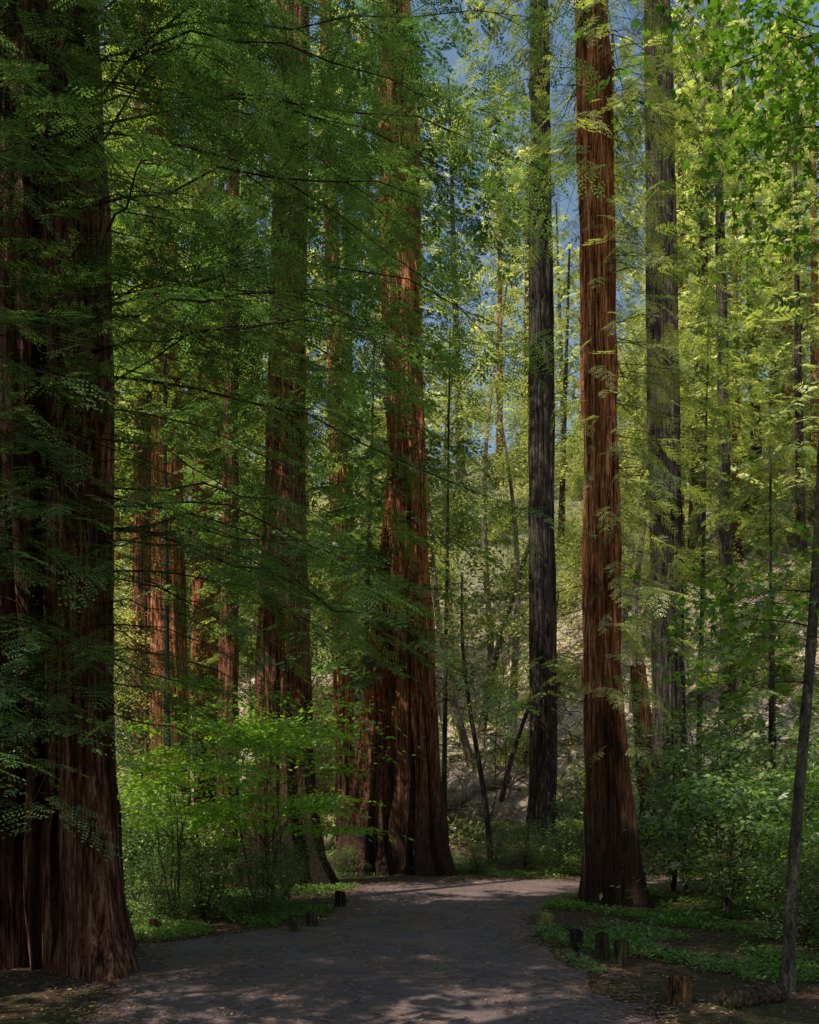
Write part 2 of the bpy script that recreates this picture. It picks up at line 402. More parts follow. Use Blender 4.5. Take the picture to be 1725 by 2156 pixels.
GRP='tall redwood trees along the forest path'
def redwood(x,y,label,height,zr,rr,lean,seed,bark=RED,groups=(),leaf=LRED,deadn=20,flare=.3,flute=.08,ridge=.06,nseg=200,nring=170,hollow=None,bend=0,extra=(),name='redwood_tree',grp=GRP):
    rg=np.random.default_rng(seed)
    e=thing(name,label,'tree',(x,y,h1(x,y)),grp)
    tb=Tubes(); dead(tb,3,min(height*.6,18),deadn,1.1,rg,lean,height,np.interp(8,zr,rr))
    Vs=[];Ts=[]
    for g_ in groups:
        (z0,z1,n,L0,L1,azr,ld)=g_[:7]; dr=g_[7] if len(g_)>7 else (.2,.65)
        br=rand_branches(z0,z1,n,L0,L1,rg,lean,height,np.interp((z0+z1)/2,zr,rr),azr,dr)
        V,T=conifer(br,ld,rg,tb); Vs.append(V);Ts.append(T)
    for (br,ld) in extra:
        V,T=conifer(br,ld,rg,tb); Vs.append(V);Ts.append(T)
    obj('trunk',trunk_limbs('trunk',trunk_geo(height,zr,rr,lean,nseg,nring,flare,flute,ridge,seed,hollow,bend),tb,bark,TWIG),e)
    if Vs: obj('crown',leafmesh('crown',np.concatenate(Vs),np.concatenate(Ts),leaf),e)
    return e

# ---- the near giant
ex=[]
rg=np.random.default_rng(77)
for k in range(112):
    z=rg.uniform(2.4,10.8); az=rg.uniform(-2.2,.3); 
    L=rg.uniform(2.4,4.9) if az>-.95 else rg.uniform(1.2,2.4)
    if z<4.0: L*=.5
    ex.append(((.50*math.cos(az),.50*math.sin(az),z),az,rg.uniform(-.15,.25),L,rg.uniform(.15,.5)))
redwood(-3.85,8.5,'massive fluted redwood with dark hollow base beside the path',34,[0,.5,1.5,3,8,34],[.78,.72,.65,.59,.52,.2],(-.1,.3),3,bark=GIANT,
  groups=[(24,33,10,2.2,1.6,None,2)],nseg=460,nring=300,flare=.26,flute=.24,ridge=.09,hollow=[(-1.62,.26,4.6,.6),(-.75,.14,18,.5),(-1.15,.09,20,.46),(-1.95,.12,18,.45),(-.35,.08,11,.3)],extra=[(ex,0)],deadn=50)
redwood(-3.08,7.9,'narrow ribbed redwood stem fused to a giant trunk',20,[0,.5,2,6,20],[.34,.26,.20,.16,.05],(-1.1,.6),33,bark=GIANT,groups=[(2.6,9,12,1.0,2.2,(-2,.2),0)],flare=.35,flute=.15,ridge=.05,nseg=160)
ex=[((.3*math.cos(a_),.3*math.sin(a_),z_),a_,.1,l_,.35) for a_,z_,l_ in [(-.9,2.4,1.9),(-1.2,3.4,1.6),(-.7,4.6,2.0),(-1.3,2.0,1.5),(-1.0,5.8,1.9),(-1.0,2.9,1.7),(-1.5,7,2),(-.6,2.7,2.1),(-.8,3.8,2.1),(-.5,5.3,2.3),(-.9,6.6,2.2),(-.4,3.2,1.9),(-.6,4.2,1.8),(-.8,5.0,2.4),(-.7,6.1,2.3),(-.3,6.9,2.4),(-.6,7.6,2.5),(-.95,4.0,1.5)]]
redwood(-4.35,6.9,'dark red redwood trunk with low drooping sprays',30,[0,1,4,30],[.5,.42,.36,.12],(-.2,0),4,bark=GIANT,
  groups=[(10,29,12,2.2,1.5,None,2)],flare=.2,extra=[(ex,0)])
redwood(-4.2,11.5,'slim grey barked redwood close behind a giant trunk',16,[0,1,4,16],[.26,.2,.18,.05],(-.8,0),6,bark=DARKB,
  groups=[(9,15.5,12,1.8,1.0,(1.2,4.2),1)],flare=.1)
# ---- mid trees
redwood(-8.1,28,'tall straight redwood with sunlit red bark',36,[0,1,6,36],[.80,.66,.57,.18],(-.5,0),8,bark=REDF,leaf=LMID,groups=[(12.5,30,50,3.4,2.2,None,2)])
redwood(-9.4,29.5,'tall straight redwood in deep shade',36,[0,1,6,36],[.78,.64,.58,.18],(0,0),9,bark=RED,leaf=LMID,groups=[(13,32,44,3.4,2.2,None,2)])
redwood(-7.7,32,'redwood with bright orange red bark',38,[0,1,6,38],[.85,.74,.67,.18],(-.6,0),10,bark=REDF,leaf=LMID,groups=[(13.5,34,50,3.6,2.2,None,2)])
redwood(-4.55,20.5,'slim redwood stem beside a larger trunk',26,[0,1,6,26],[.32,.25,.21,.08],(.2,0),36,bark=RED,leaf=LMID,groups=[(8,25,36,2.4,1.4,None,1)])
redwood(-2.62,16,'large redwood with buttressed base among shrubs',34,[0,.6,2,5,9,34],[.74,.59,.50,.43,.35,.14],(.7,0),12,bark=RED,
  groups=[(4.5,17,60,1.0,2.2,(-2.7,-.4),1),(4.8,10,16,1.4,2.6,None,1),(10,17.5,30,3.0,2.6,None,1),(18,33,8,2.2,1.4,None,2)],nseg=300,nring=240,flare=.42,flute=.20)
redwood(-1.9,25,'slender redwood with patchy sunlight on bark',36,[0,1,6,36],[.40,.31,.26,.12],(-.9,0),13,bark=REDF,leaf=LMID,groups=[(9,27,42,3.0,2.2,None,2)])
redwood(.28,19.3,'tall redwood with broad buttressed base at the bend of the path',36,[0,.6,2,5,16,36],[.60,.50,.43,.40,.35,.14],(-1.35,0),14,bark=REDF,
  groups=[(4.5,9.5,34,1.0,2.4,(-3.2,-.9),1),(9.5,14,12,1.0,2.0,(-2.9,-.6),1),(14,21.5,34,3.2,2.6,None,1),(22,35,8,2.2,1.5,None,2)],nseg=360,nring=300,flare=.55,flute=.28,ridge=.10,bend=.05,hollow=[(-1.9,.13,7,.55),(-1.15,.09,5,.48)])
redwood(-1.1,19.4,'shorter redwood stem fused beside its neighbour',11,[0,.6,2,5,9,11],[.60,.48,.38,.22,.10,.04],(.8,.2),15,bark=REDF,
  groups=[(4.6,7,14,1.2,2.0,(-3.0,0),1),(7,11,16,1.8,1.0,None,1)],nseg=260,nring=200,flare=.5,flute=.28,ridge=.09,hollow=[(-1.3,.12,4,.5)])
redwood(4.12,25,'straight dark grey barked redwood at the foot of the slope',38,[0,1,5,17,38],[.50,.42,.38,.33,.14],(-.25,0),16,bark=DARKB,leaf=LMID,
  groups=[(3.6,5.6,10,1.2,1.8,(-2.8,0),1),(17,26,8,1.4,2.0,(-2.6,-.5),1,(.5,1.0)),(20,28,18,2.8,2.2,(1.6,4.0),1)],nseg=220,nring=220,flare=.22,flute=.12,deadn=80)
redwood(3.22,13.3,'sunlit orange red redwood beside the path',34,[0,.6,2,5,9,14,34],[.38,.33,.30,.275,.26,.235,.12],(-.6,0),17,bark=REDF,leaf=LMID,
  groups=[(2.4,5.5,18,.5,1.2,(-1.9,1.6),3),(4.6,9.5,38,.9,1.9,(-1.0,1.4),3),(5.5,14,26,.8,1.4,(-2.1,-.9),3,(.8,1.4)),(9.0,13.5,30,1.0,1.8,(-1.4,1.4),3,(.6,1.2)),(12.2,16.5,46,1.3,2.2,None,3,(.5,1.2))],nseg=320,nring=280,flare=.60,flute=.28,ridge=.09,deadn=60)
redwood(6.05,19,'dark redwood behind leafy shrubs',34,[0,1,6,18,34],[.46,.38,.35,.30,.14],(-.5,0),18,bark=DARKB,leaf=LMID,
  groups=[(5,13,16,1.6,2.4,(-.3,1.9),1),(14,21,18,2.6,2.2,(-.1,2.2),1)],deadn=60)
redwood(6.9,23,'short broken trunk with reddish bark',5.0,[0,1,5.0],[.42,.3,.2],(-.5,0),19,bark=REDF,groups=[],deadn=6)
redwood(11.7,30,'thin dark redwood on the slope',28,[0,1,6,28],[.32,.25,.21,.1],(-.5,0),20,bark=DARKB,leaf=LMID,groups=[(12,27,26,2.8,1.4,None,2)])
SG='young redwoods growing between larger trunks'
for n,(x,y,hh,L0,z0,dn) in enumerate([(-1.35,22.5,16,2.4,6,36),(-3.6,25,18,2.8,7,38),(1.1,26.5,17,2.2,9,26),(6.9,15.6,6,1.3,1.6,30),(7.9,17.8,10,2.0,1.6,46),(8.8,25,16,2.8,5,40),(-6.2,21,19,2.8,12,34)]):
    redwood(x,y,'young redwood with layered drooping green boughs',hh*.94,[0,1,hh],[.11,.09,.008],(R.normal(0,.3),0),40+n,bark=DARKB,leaf=LMID,groups=[(z0,hh*.95,dn,L0,.8,None,1)],deadn=5,flare=.05,flute=.03,ridge=.012,nseg=24,nring=40,grp=SG)
# unseen trees beside and behind the viewpoint, added so their crowns shade the foreground
for q,(x,y,z0,nb) in enumerate([(-7.6,4.2,6,46),(-4.9,1.2,7.5,56),(-2.5,-6,9,40)]):
    redwood(x,y,'unseen redwood shading the near part of the path',22,[0,1,6,22],[.7,.55,.4,.12],(0,0),21+q,groups=[(z0,21,nb,3.5,1.6,None,2)],nseg=60,nring=50)

# ------------------------------------------------------------------ far redwoods (shared meshes)
far=[]
for k in range(4):
    rg=np.random.default_rng(200+k); tb=Tubes(); hgt=36
    le=(rg.normal(0,.6),rg.normal(0,.6))
    z0=[7,10,5,12][k]
    br=rand_branches(z0,35.5,[92,82,100,82][k],3.4,.6,rg,le,hgt,.2)
    V,T=conifer(br,2,rg,tb,thin=False)
    dead(tb,2,z0+4,22,1.6,rg,le,hgt,.3)
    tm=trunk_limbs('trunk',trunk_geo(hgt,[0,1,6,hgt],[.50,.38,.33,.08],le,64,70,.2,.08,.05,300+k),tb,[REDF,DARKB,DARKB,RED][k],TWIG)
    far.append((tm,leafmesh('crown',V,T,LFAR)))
def place_far(kind,x,y,rot,sc,label,name='redwood_tree',cat='tree',grp='redwoods covering the sunlit hillside'):
    e=thing(name,label,cat,(x,y,h1(x,y)-.1),grp,rot=rot,scale=sc)
    for nm,me in zip(('trunk','crown'),kind): obj(nm,me,e)
rg=np.random.default_rng(9)
pts=[]
def poisson(n,ymin,ymax,mind,spread,cond=lambda x,y:True,tries=6000):
    o=[]
    for _ in range(tries):
        if len(o)>=n: break
        y=ymin+(ymax-ymin)*rg.random()**1.2; x=rg.uniform(-1,1)*(spread*y+3)
        if not cond(x,y): continue
        if all((x-a)**2+(y-b)**2>mind**2 for a,b in pts+o): o.append((x,y))
    pts.extend(o); return o
def c1(x,y):
    q=x/y
    if .145<q<.235 and y<120: return False
    if .0<q<.165 and y<52: return False
    if q>.36 and y<50: return False
    return True
for (x,y) in poisson(30,38,100,7.6,.54,c1):
    k=int(rg.integers(0,4)); s=rg.uniform(.75,1.1)
    if x/y>.34: s*=.8
    place_far(far[k],x,y,rg.uniform(0,6.28),s,['slender redwood with drooping green boughs','dark trunked conifer with a tall narrow crown','dark barked conifer with low boughs','redwood with high crown on the slope'][k])
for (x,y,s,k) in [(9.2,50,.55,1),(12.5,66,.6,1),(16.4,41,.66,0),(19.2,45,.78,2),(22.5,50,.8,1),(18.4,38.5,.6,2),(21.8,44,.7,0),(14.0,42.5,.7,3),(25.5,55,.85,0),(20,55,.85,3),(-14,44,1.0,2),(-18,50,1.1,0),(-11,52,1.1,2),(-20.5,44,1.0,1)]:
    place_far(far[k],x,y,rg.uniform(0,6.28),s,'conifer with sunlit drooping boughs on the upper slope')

# ------------------------------------------------------------------ broadleaf trees and shrubs
def broad_mesh(rg,Ht,Rd,ncl,lpc,LL,LW,stems=3,csize=.55,flat=.28,z0=.3,horiz=.5,r0=.07):
    tb=Tubes(); C=[]
    paths=[]
    for s_ in range(stems):
        az=rg.uniform(0,2*PI); sp=rg.uniform(.1,.5)*Rd; n=9; t=np.linspace(0,1,n)[:,None]
        hh=Ht*rg.uniform(.7,.97)
        P=np.concatenate([np.cos(az)*sp*t**1.3,np.sin(az)*sp*t**1.3,hh*t],1)+np.cumsum(rg.normal(0,.015*Ht,(n,3)),0)*[1,1,0]*(t>0)
        P[0,2]=-.15
        tb.add(P,np.linspace(r0,r0*.15,n),6); paths.append(P)
    lob=rg.uniform(.55,1.25,7)
    for c_ in range(ncl):
        f=z0+(1-z0)*rg.random()**.8; az=rg.uniform(0,2*PI); lb=lob[int(az/2/PI*7)%7]
        rr_=Rd*lb*math.sqrt(max(.05,1-((f-.5)/.6)**2))*rg.uniform(.25,1.15)
        c=np.array([rr_*math.cos(az),rr_*math.sin(az),Ht*f*(.75+.25*lb)]); C.append(c)
        P=paths[rg.integers(0,stems)]; zz=max(c[2]-rr_*.5,P[0,2]+.1); q=int(np.argmin(abs(P[:,2]-zz)))
        b=P[q]; mdl=(b+c)/2+[0,0,.06*Ht*rg.random()]
        tb.add([b,mdl,c],[r0*.3,r0*.18,.003],3)
    C=np.array(C); 
    cs=csize*rg.uniform(.5,1.4,(ncl,1,1))
    off=rg.normal(0,1,(ncl,lpc,3))*cs*np.array([.6,.6,flat])
    P=(C[:,None]+off); P[...,2]-=.15*np.hypot(off[...,0],off[...,1]); P[...,2]=np.maximum(P[...,2],.03)
    P=P.reshape(-1,3); n=len(P)
    az=np.arctan2(off[...,1],off[...,0]).ravel()+rg.normal(0,.8,n); dp=rg.normal(-.25,.35,n)
    U=np.stack([np.cos(az)*np.cos(dp),np.sin(az)*np.cos(dp),np.sin(dp)],-1)
    N=rg.normal(0,horiz,(n,3))+[0,0,1]; W=np.cross(N,U); W/=np.linalg.norm(W,axis=1)[:,None]+1e-9
    sc=rg.uniform(.65,1.2,n)
    V=diamonds(P,U,W,LL*sc,LW*sc,.42).reshape(-1,3)
    T=np.clip(np.repeat(rg.normal(.45,.24,ncl),lpc)+rg.normal(0,.2,n),0,1); T=np.repeat(T,4)
    return tb,V,T
def bush_mesh(name,mat,bark,**kw):
    rg_=kw.pop('rg'); tb,V,T=broad_mesh(rg_,**kw)
    tv=np.concatenate(tb.V); tf=np.concatenate(tb.F)+len(V)
    return mesh_from(name,np.concatenate([V,tv]),[(quads(len(V)//4),0),(tf,1)],[mat,bark],tint=np.concatenate([T,np.zeros(len(tv))]))
def tree_parts(mat,bark,**kw):
    rg_=kw.pop('rg'); tb,V,T=broad_mesh(rg_,**kw)
    return (tb.mesh('trunk',bark),leafmesh('crown',V,T,mat))
bays=[tree_parts(LBAY,GREYB,rg=np.random.default_rng(500+k),Ht=11,Rd=3.2,ncl=100,lpc=115,LL=.18,LW=.08,stems=[2,3,2][k],csize=.72,flat=.34,z0=[.3,.2,.45][k],r0=.13) for k in range(3)]
def place2(kind,x,y,rot,sc,label,name,cat,grp):
    e=thing(name,label,cat,(x,y,h1(x,y)-.05),grp,rot=rot,scale=sc)
    for nm,me in zip(('trunk','crown'),kind): obj(nm,me,e)
pts=[]
def c2(x,y):
    q=x/y
    if -.02<q<.165 and y<46: return False
    if q>.3 and y<38: return False
    return True
for (x,y) in poisson(36,28,76,4.8,.52,c2):
    k=int(rg.integers(0,3)); place2(bays[k],x,y,rg.uniform(0,6.28),rg.uniform(.5,1.1),'bay laurel tree with yellow green sunlit leaves','laurel_tree','tree','laurel trees under the redwoods')
for (x,y,hh,l,sd) in [(2.2,22,9,-.3,1),(3.6,35,22,.4,2),(2.3,30,14,-1.1,3),(3.0,27,8,.9,4),(3.9,31,16,-.4,5),(10.5,34,17,-.2,6),(1.0,28,16,-.5,8),(8.5,31,15,.6,9),(2.9,33,13,1.2,10),(5.4,36,18,.2,13),(1.9,38,20,.4,14),(12.6,38,15,-.5,15),(9.6,37,16,.4,17)]:
    rgs=np.random.default_rng(700+sd); tb,V,T=broad_mesh(rgs,hh,1.6,28,95,.15,.07,stems=1,csize=.6,flat=.4,z0=.45,r0=.02)
    e=thing('slender_tree','slender leaning tree with sparse leaves in the clearing','tree',(x,y,h1(x,y)-.05),'thin trees on the sunlit slope')
    s=np.linspace(0,1,16)[:,None]; bx=.02*hh; h9=hh*.88
    P=np.concatenate([l*2*s+bx*np.sin(s*5+sd)-bx*math.sin(sd),.3*np.sin(s*4+sd),h9*s],1); tb.add(P,np.linspace(.17 if hh>12 else .09,.03,16),8)
    obj('trunk',tb.mesh('trunk',DARKB if sd%3==1 else GREYB),e); V[:,0]+=l*2*np.clip(V[:,2]/hh,0,1)
    obj('crown',leafmesh('crown',V,T,LBAY),e)

# shrubs
shr=[bush_mesh('shrub',LSHR,TWIG,rg=np.random.default_rng(600+k),Ht=[2.2,1.6,3.2][k],Rd=[1.4,1.1,1.3][k],ncl=[64,80,64][k],lpc=[52,75,60][k],LL=[.12,.06,.125][k],LW=[.055,.028,.056][k],stems=7,csize=.26,flat=.4,z0=.1,r0=.018) for k in range(3)]
shfar=[bush_mesh('shrub',LBAY,TWIG,rg=np.random.default_rng(620+k),Ht=1.8,Rd=1.5,ncl=60,lpc=70,LL=.15,LW=.065,stems=6,csize=.4,flat=.5,z0=.05,r0=.03) for k in range(2)]
SH=[(4.5,11.6,0,.9),(5.4,10.2,1,1.0),(4.5,9.4,1,.6),(5.7,12.8,2,.9),(6.9,11.6,0,1.1),(7.4,13.6,2,1.0),(4.7,13.9,2,.75),(6.2,14.4,0,.9),(4.4,19.6,0,.8),(7.6,19.4,2,1.1),(9.4,20.2,0,1.2),(2.9,20.6,1,.8),(2.4,22.6,0,.5),(9.5,13.4,2,1.2),(8.2,10.8,0,1.2),
    (-3.9,12.6,0,.75),(-3.0,12.9,0,.6),(-2.0,13.4,1,.7),(-4.6,14.2,2,.7),(-2.2,11.6,1,.6),(-1.9,12.5,1,.55),(-2.9,11.5,1,.6),(-3.5,11.4,1,.6),(-5.6,13,0,1),(-1.4,18.4,1,.45),(-5.6,17,2,.9),(-6.5,19,0,.9),(-4.4,22,2,.6),(-7.4,22,0,.9),(1.6,19.4,1,.5),(6.9,9.0,1,.8),(4.9,15.2,2,1.0),(3.6,18.6,0,.6)]
for n,(x,y,k,s) in enumerate(SH):
    thing('shrub','leafy dark green shrub growing beside the path' if k!=2 else 'tall open shrub with larger leaves','shrub',(x,y,h1(x,y)-.03),'shrubs lining the path',me=shr[k],rot=rg.uniform(0,6),scale=(s*rg.uniform(.8,1.2),s*rg.uniform(.8,1.2),s*rg.uniform(.85,1.15)))
pts=[]
for (x,y) in poisson(70,25,66,1.9,.50):
    thing('shrub','sunlit yellow green shrub on the hillside','shrub',(x,y,h1(x,y)-.05),'shrubs scattered over the hillside',me=shfar[int(rg.integers(0,2))],rot=rg.uniform(0,6),scale=rg.uniform(.5,1.0)*(1+.02*max(0,y-35)))
# bright hazel
hz=bush_mesh('hazel_bush',LHAZ,TWIG,rg=np.random.default_rng(651),Ht=3.3,Rd=1.8,ncl=76,lpc=105,LL=.10,LW=.066,stems=6,csize=.62,flat=.05,z0=.36,horiz=.22,r0=.018)
thing('hazel_bush','bright green hazel bush with flat layered leaves','bush',(-2.15,12.1,0),me=hz)
hz2=bush_mesh('hazel_bush',LHAZ,TWIG,rg=np.random.default_rng(652),Ht=2.4,Rd=1.1,ncl=34,lpc=66,LL=.085,LW=.055,stems=5,csize=.45,flat=.06,z0=.4,horiz=.25,r0=.014)
thing('hazel_bush','small hazel bush with pale green leaves under redwoods','bush',(-3.2,11.2,0),me=hz2)
thing('hazel_bush','small hazel bush with pale green leaves under redwoods','bush',(5.0,8.7,h1(5,8.7)),me=hz2,rot=2)

# ------------------------------------------------------------------ maple
def maple_leaves(C,lpc,cs,flat,size,rg):
    lob=[(0,1.0),(55,.92),(-55,.92),(115,.62),(-115,.62)]
    pts_=[]
    for a,r_ in sorted(lob):
        for da,q in ((-17,.6),(-9,.74),(0,1),(9,.74),(17,.6)):
            pts_.append((math.radians(a+da),r_*q))
        pts_.append((math.radians(a+28),.38))
    pts_=sorted(pts_)
    T2=np.array([(r_*math.cos(a),r_*math.sin(a),-.2*r_*r_) for a,r_ in pts_]); k=len(T2)
    n=len(C)*lpc
    off=rg.normal(0,1,(len(C),lpc,3))*cs*np.array([.6,.6,flat])
    P=(C[:,None]+off).reshape(-1,3)
    az=rg.uniform(0,2*PI,n); N=rg.normal(0,.42,(n,3))+[0,0,1]; N/=np.linalg.norm(N,axis=1)[:,None]
    U=np.stack([np.cos(az),np.sin(az),-.3+0*az],-1); W=np.cross(N,U); W/=np.linalg.norm(W,axis=1)[:,None]; U=np.cross(W,N)
    M=np.stack([U,W,N],1)
    sz=size*rg.uniform(.5,1.15,n)
    V=np.einsum('kc,ncd->nkd',T2,M)*sz[:,None,None]+P[:,None]
    T=np.repeat(np.clip(rg.normal(.5,.25,n),0,1),k)
    return V.reshape(-1,3),np.arange(n*k).reshape(n,k),T
rgm=np.random.default_rng(31)
e=thing('maple_tree','slender leaning maple with ringed grey bark and lobed leaves','tree',(3.32,7.2,h1(3.32,7.2)))
tb=Tubes()
zs=np.linspace(-.2,10,90); xs=.0+.05*zs+.012*zs*np.sin(zs*.8)+.004*zs**2
ringm=1+.10*(np.abs(np.sin(zs*11))>.97)
rr_=np.interp(zs,[0,.3,2,10],[.072,.052,.044,.026])*ringm
tb.add(np.stack([xs,.03*np.sin(zs),zs],-1),rr_,12)
C=[]
def limb(z,az,L,up):
    b=np.array([np.interp(z,zs,xs),0,z]); s=np.linspace(0,1,7)[:,None]
    P=b+s*np.array([math.cos(az)*L,math.sin(az)*L,up*L])-np.array([0,0,1])*s*s*.35*L+np.cumsum(rgm.normal(0,.04,(7,3)),0)*s
    tb.add(P,np.linspace(.009,.0025,7),5)
    for t in (2,3,4,5,6,6):
        C.append(P[t]+rgm.normal(0,.22,3)+[0,0,-.05])
        if rgm.random()<.8:
            q=P[t]+np.array([rgm.normal(0,.45),rgm.normal(0,.45),rgm.normal(0,.2)]); tb.add([P[t],(P[t]+q)/2+[0,0,.05],q],[.004,.003,.0015],3); C.append(q)
for z,az,L,up in [(7.2,1.5,1.2,.4),(7.6,3.1,.9,.3),(7.9,2.2,1.1,.3),(8.0,3.7,1.0,.3),(8.3,3.3,1.2,.3),(8.5,2.7,1.4,.3),(8.7,3.6,1.3,.3),(8.9,2.2,1.4,.3),(9.2,.4,1.6,.3),(9.3,2.9,1.5,.2),(6.4,.3,1.1,.3),(3.5,2.2,.9,.3),(3.4,1.6,.9,.3),(3.2,2.8,.8,.3),(2.7,2.4,.8,.3)]:
    limb(z,az,L,up)
obj('trunk',tb.mesh('trunk',MAPB),e)
V,Fm,T=maple_leaves(np.array(C),20,.42,.3,.068,rgm)
obj('crown',mesh_from('crown',V,[(Fm,0)],[LMAP],tint=T),e)

# ------------------------------------------------------------------ posts, logs
def post_mesh(name,r_,h_,mat,sd):
    rg_=np.random.default_rng(sd); n=40; th=np.linspace(0,2*PI,n,endpoint=False)
    zz=list(np.linspace(.03,h_-.03,6))
    prof=[(-.12,1.08),(0,1.08)]+[(z,1.0-.03*z/h_) for z in zz]+[(h_-.008,.93),(h_,.8),(h_+.006,.45),(h_+.002,.12)]
    V=[]
    irr=1+.05*np.sin(th*3+sd)+.035*np.sin(th*7+2*sd)+.05*rg_.normal(0,1,n)
    for z,s in prof:
        rr2=r_*s*(irr+rg_.normal(0,.02,n) if s>.5 else 1)
        V.append(np.stack([rr2*np.cos(th)+.06*z*math.sin(sd*3),rr2*np.sin(th),z+.018*np.cos(th+sd)*(z>.05)+0*th+rg_.normal(0,.004,n)],-1))
    m_=len(prof); V=np.concatenate(V); i=np.arange(m_-1)[:,None]*n; j=np.arange(n)[None]; j2=(j+1)%n
    F=np.stack([i+j,i+j2,i+n+j2,i+n+j],-1).reshape(-1,4)
    cap=np.arange((m_-1)*n,m_*n)[None]
    return mesh_from(name,V,[(F,0),(cap,0)],[mat],smooth=True)
for n,(x,y,r_,h_,mt,lb) in enumerate([(2.23,6.75,.09,.22,STUMP,'short round wooden post with orange brown wood'),
    (2.14,8.25,.072,.25,STUMPM,'short dark mossy wooden post at the path edge'),(2.03,8.65,.07,.27,STUMPM,'short dark mossy wooden post at the path edge'),
    (1.88,9.2,.078,.22,DARKB,'short black weathered wooden post'),(1.80,10.75,.085,.2,STUMPY,'short post topped with bright yellow green moss'),(1.95,10.2,.05,.13,STUMPM,'low mossy wooden post stub'),
    (-1.3,10.95,.075,.18,DARKB,'short black weathered wooden post'),(-1.47,10.5,.072,.17,STUMPM,'short dark mossy wooden post at the path edge'),
    (-1.1,13.0,.085,.24,DARKB,'short black weathered wooden post'),(-3.25,10.45,.085,.15,STUMP,'low round wooden post among green sprouts')]):
    thing('wooden_post',lb,'post',(x,y,h1(x,y)),'short wooden posts edging the path',me=post_mesh('wooden_post',r_,h_,mt,800+n),rot=n)
def log(x0,y0,x1,y1,r_,mat,label,lift=0):
    tb=Tubes(); n=30; s=np.linspace(0,1,n)[:,None]
    P=np.array([[0,0,0]])+s*np.array([[x1-x0,y1-y0,h1(x1,y1)-h1(x0,y0)]])
    P=np.concatenate([P[:1]*1.0,P,P[-1:]]) ; P[0]-= (P[2]-P[1])*.02; P[-1]+=(P[-2]-P[-3])*.02
    rgl=np.random.default_rng(int(abs(x0)*100)); rad=np.concatenate([[.01],r_*(1+rgl.normal(0,.05,n)),[.01]])
    tb.add(P,rad,20); V=np.concatenate(tb.V); V+=rgl.normal(0,r_*.04,V.shape)
    thing('fallen_log',label,'log',(x0,y0,h1(x0,y0)+r_*.7+lift),me=mesh_from('fallen_log',V,[(np.concatenate(tb.F),0)],[mat],smooth=True))
log(2.45,8.7,3.0,8.9,.045,LOGB,'small dark fallen log among green sprouts')
log(2.55,6.6,3.1,6.85,.085,LOGB,'low dark mossy log chunk near the slender maple')
log(1.1,27.5,3.4,28.3,.26,GREYB,'sunlit fallen log at the foot of the slope')
log(9,30,14,33,.2,GREYB,'pale fallen log lying across the hillside')
log(14,37,20,36,.22,GREYB,'pale fallen log lying across the hillside')
log(3.5,33,8,36,.18,GREYB,'pale fallen log lying across the hillside')
log(1.5,31,6,30,.14,GREYB,'pale fallen log lying across the hillside')
log(-4.5,24,-.2,26,.2,GREYB,'grey fallen log beneath the redwoods')

# ------------------------------------------------------------------ ground cover
def scatter(n,xr,yr,cond):
    x=R.uniform(*xr,n*3);y=R.uniform(*yr,n*3); k=cond(x,y); x=x[k][:n];y=y[k][:n]
    return np.stack([x,y,H(x,y)],-1)
def blob(x,y,f=1.0,ph=0):
    return np.sin(x*2.1*f+ph)*np.sin(y*1.7*f+1+ph)+.6*np.sin(x*4.7*f+y*3.1*f+ph)
off=lambda x,y: ~inpoly(x,y,CP)
A=scatter(6500,(1.6,7.5),(7.4,14.5),lambda x,y: off(x,y)&(blob(x,y)>-.05))
B=scatter(6000,(-6,-.9),(9.6,16),lambda x,y: off(x,y)&(blob(x,y,1,2)>-.1))
C2=scatter(7000,(-6,9),(17.5,26),lambda x,y: off(x,y)&(blob(x,y,.7,4)>0))
P=np.concatenate([A,B,C2]); n=len(P); k=5
P=np.repeat(P,k,0)+R.normal(0,.03,(n*k,3))*[1,1,0]; P[:,2]+=R.uniform(.01,.10,n*k)
az=R.uniform(0,2*PI,n*k); U=np.stack([np.cos(az),np.sin(az),R.normal(.2,.3,n*k)],-1)
N=R.normal(0,.35,(n*k,3))+[0,0,1]; W=np.cross(N,U); W/=np.linalg.norm(W,axis=1)[:,None]; s=R.uniform(.5,1.2,n*k)
V=diamonds(P,U,W,.045*s,.03*s).reshape(-1,3)
o=obj('ground_cover',leafmesh('ground_cover',V,np.repeat(np.clip(R.normal(.5,.25,n*k),0,1),4),LGRD)); o['kind']='stuff'; o['label']='low green sprouts and clover along the path'; o['category']='ground cover'
A=scatter(30000,(-7,8),(3.5,24),lambda x,y: off(x,y))
B=scatter(14000,(-3.3,6),(4.5,17.5),lambda x,y: (blob(x,y,1.3,1)>-.5)&~off(x,y))
E=[]
for ed in (pl,pr):
    q=ed[R.integers(0,len(ed),24000)]+R.normal(0,.22,(24000,2)); q=q[(q[:,1]>3)&(q[:,0]<10)]; E.append(np.stack([q[:,0],q[:,1],H(q[:,0],q[:,1])],-1))
P=np.concatenate([A,B]+E); n=len(P); P[:,2]+=R.uniform(.009,.022,n)
az=R.uniform(0,2*PI,n); U=np.stack([np.cos(az),np.sin(az),R.normal(0,.12,n)],-1)
N=R.normal(0,.2,(n,3))+[0,0,1]; W=np.cross(N,U); W/=np.linalg.norm(W,axis=1)[:,None]; s=R.uniform(.4,1.3,n)
V=diamonds(P,U,W,.05*s,.014*s*R.uniform(.6,1.8,n)).reshape(-1,3)
o=obj('leaf_litter',leafmesh('leaf_litter',V,np.repeat(R.random(n),4),LDRY)); o['kind']='stuff'; o['label']='brown fallen needles and twigs on the ground'; o['category']='leaf litter'
A=scatter(20000,(-28,34),(24,66),lambda x,y: (abs(x)<.56*y+2)&(blob(x,y,.35,3)>.0))
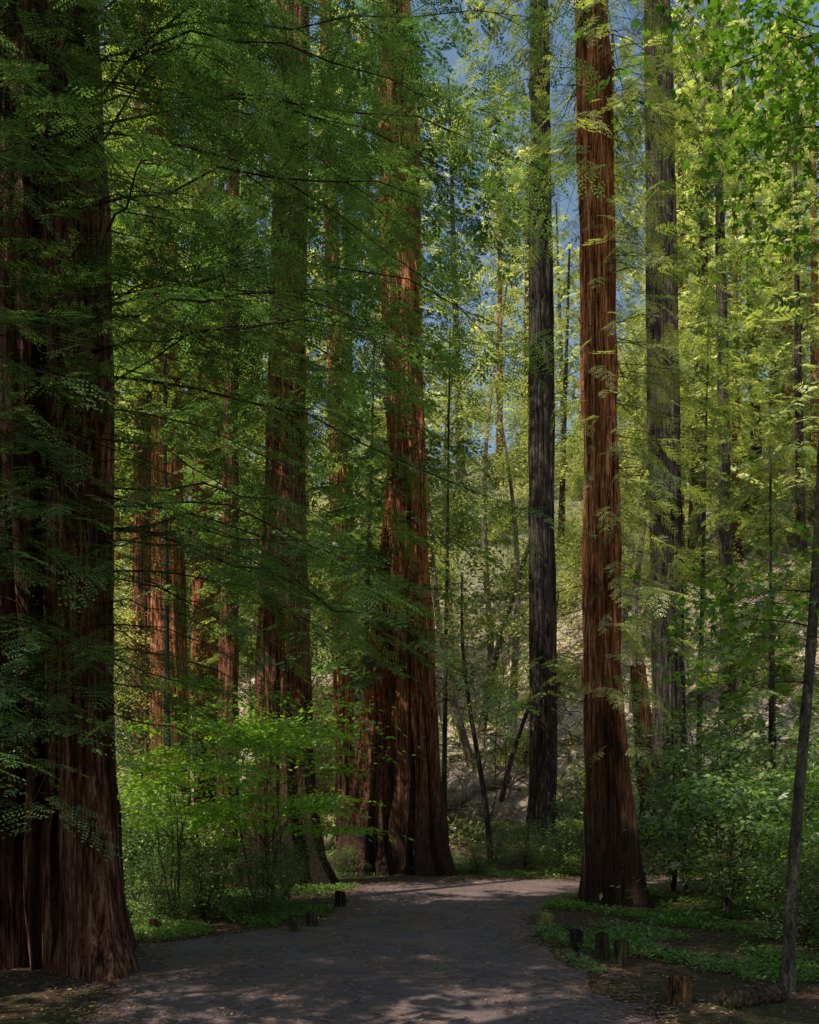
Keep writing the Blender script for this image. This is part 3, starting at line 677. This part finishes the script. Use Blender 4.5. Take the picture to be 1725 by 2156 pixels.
n=len(A);k=3; P=np.repeat(A,k,0)+R.normal(0,.12,(n*k,3))*[1,1,.4]; P[:,2]+=R.uniform(.0,.5,n*k)
az=R.uniform(0,2*PI,n*k); U=np.stack([np.cos(az),np.sin(az),R.normal(.4,.5,n*k)],-1)
N=R.normal(0,.5,(n*k,3))+[0,0,1]; W=np.cross(N,U); W/=np.linalg.norm(W,axis=1)[:,None]; s=R.uniform(.5,1.2,n*k)
V=diamonds(P,U,W,.2*s,.08*s).reshape(-1,3)
o=obj('undergrowth',leafmesh('undergrowth',V,np.repeat(R.random(n*k),4),LBAY)); o['kind']='stuff'; o['label']='low green undergrowth covering the sunlit slope'; o['category']='undergrowth'
# sticks and dead brush on the slope
tb=Tubes()
for q in range(1100):
    x=R.uniform(-6,22);y=R.uniform(25,44)
    if abs(x)>.55*y: continue
    a_=R.uniform(0,PI);l=R.uniform(.4,2.4); p0=np.array([x,y,h1(x,y)+R.uniform(.02,.3)]); x1,y1=x+math.cos(a_)*l,y+math.sin(a_)*l
    p1=np.array([x1,y1,h1(x1,y1)+R.uniform(.05,.8)]); tb.add([p0,(p0+p1)/2+R.normal(0,.08,3),p1],[.035,.025,.01],4)
o=obj('fallen_branches',tb.mesh('fallen_branches',GREYB)); o['kind']='stuff'; o['label']='pale dead branches strewn over the slope'; o['category']='fallen branches'

# ------------------------------------------------------------------ light
S=Vector((-.46,-.38,.80)).normalized()
sd=bpy.data.lights.new('sun','SUN'); sd.energy=5; sd.angle=math.radians(.5); sd.color=(1,.97,.86)
so=bpy.data.objects.new('sun',sd); COL.objects.link(so); so.rotation_euler=S.to_track_quat('Z','Y').to_euler()
w=bpy.data.worlds.new('World'); scene.world=w; w.use_nodes=True; nt=w.node_tree
bg=nt.nodes['Background']; sk=nt.nodes.new('ShaderNodeTexSky'); sk.sky_type='NISHITA'; sk.sun_disc=False
sk.sun_elevation=math.asin(S.z); sk.sun_rotation=math.atan2(S.x,S.y); sk.air_density=1.9; sk.dust_density=.4; sk.ozone_density=1.6
nt.links.new(sk.outputs[0],bg.inputs[0]); bg.inputs[1].default_value=.115
scene.view_settings.view_transform='Standard'; scene.view_settings.look='None'; scene.view_settings.exposure=0
cd=bpy.data.cameras.new('camera'); cd.lens=28.8; cd.sensor_width=36; cd.shift_y=.284; cd.clip_end=2000; cd.clip_start=.05
co=bpy.data.objects.new('camera',cd); COL.objects.link(co); co.location=(0,0,1.65); co.rotation_euler=(PI/2,0,0)
scene.camera=co
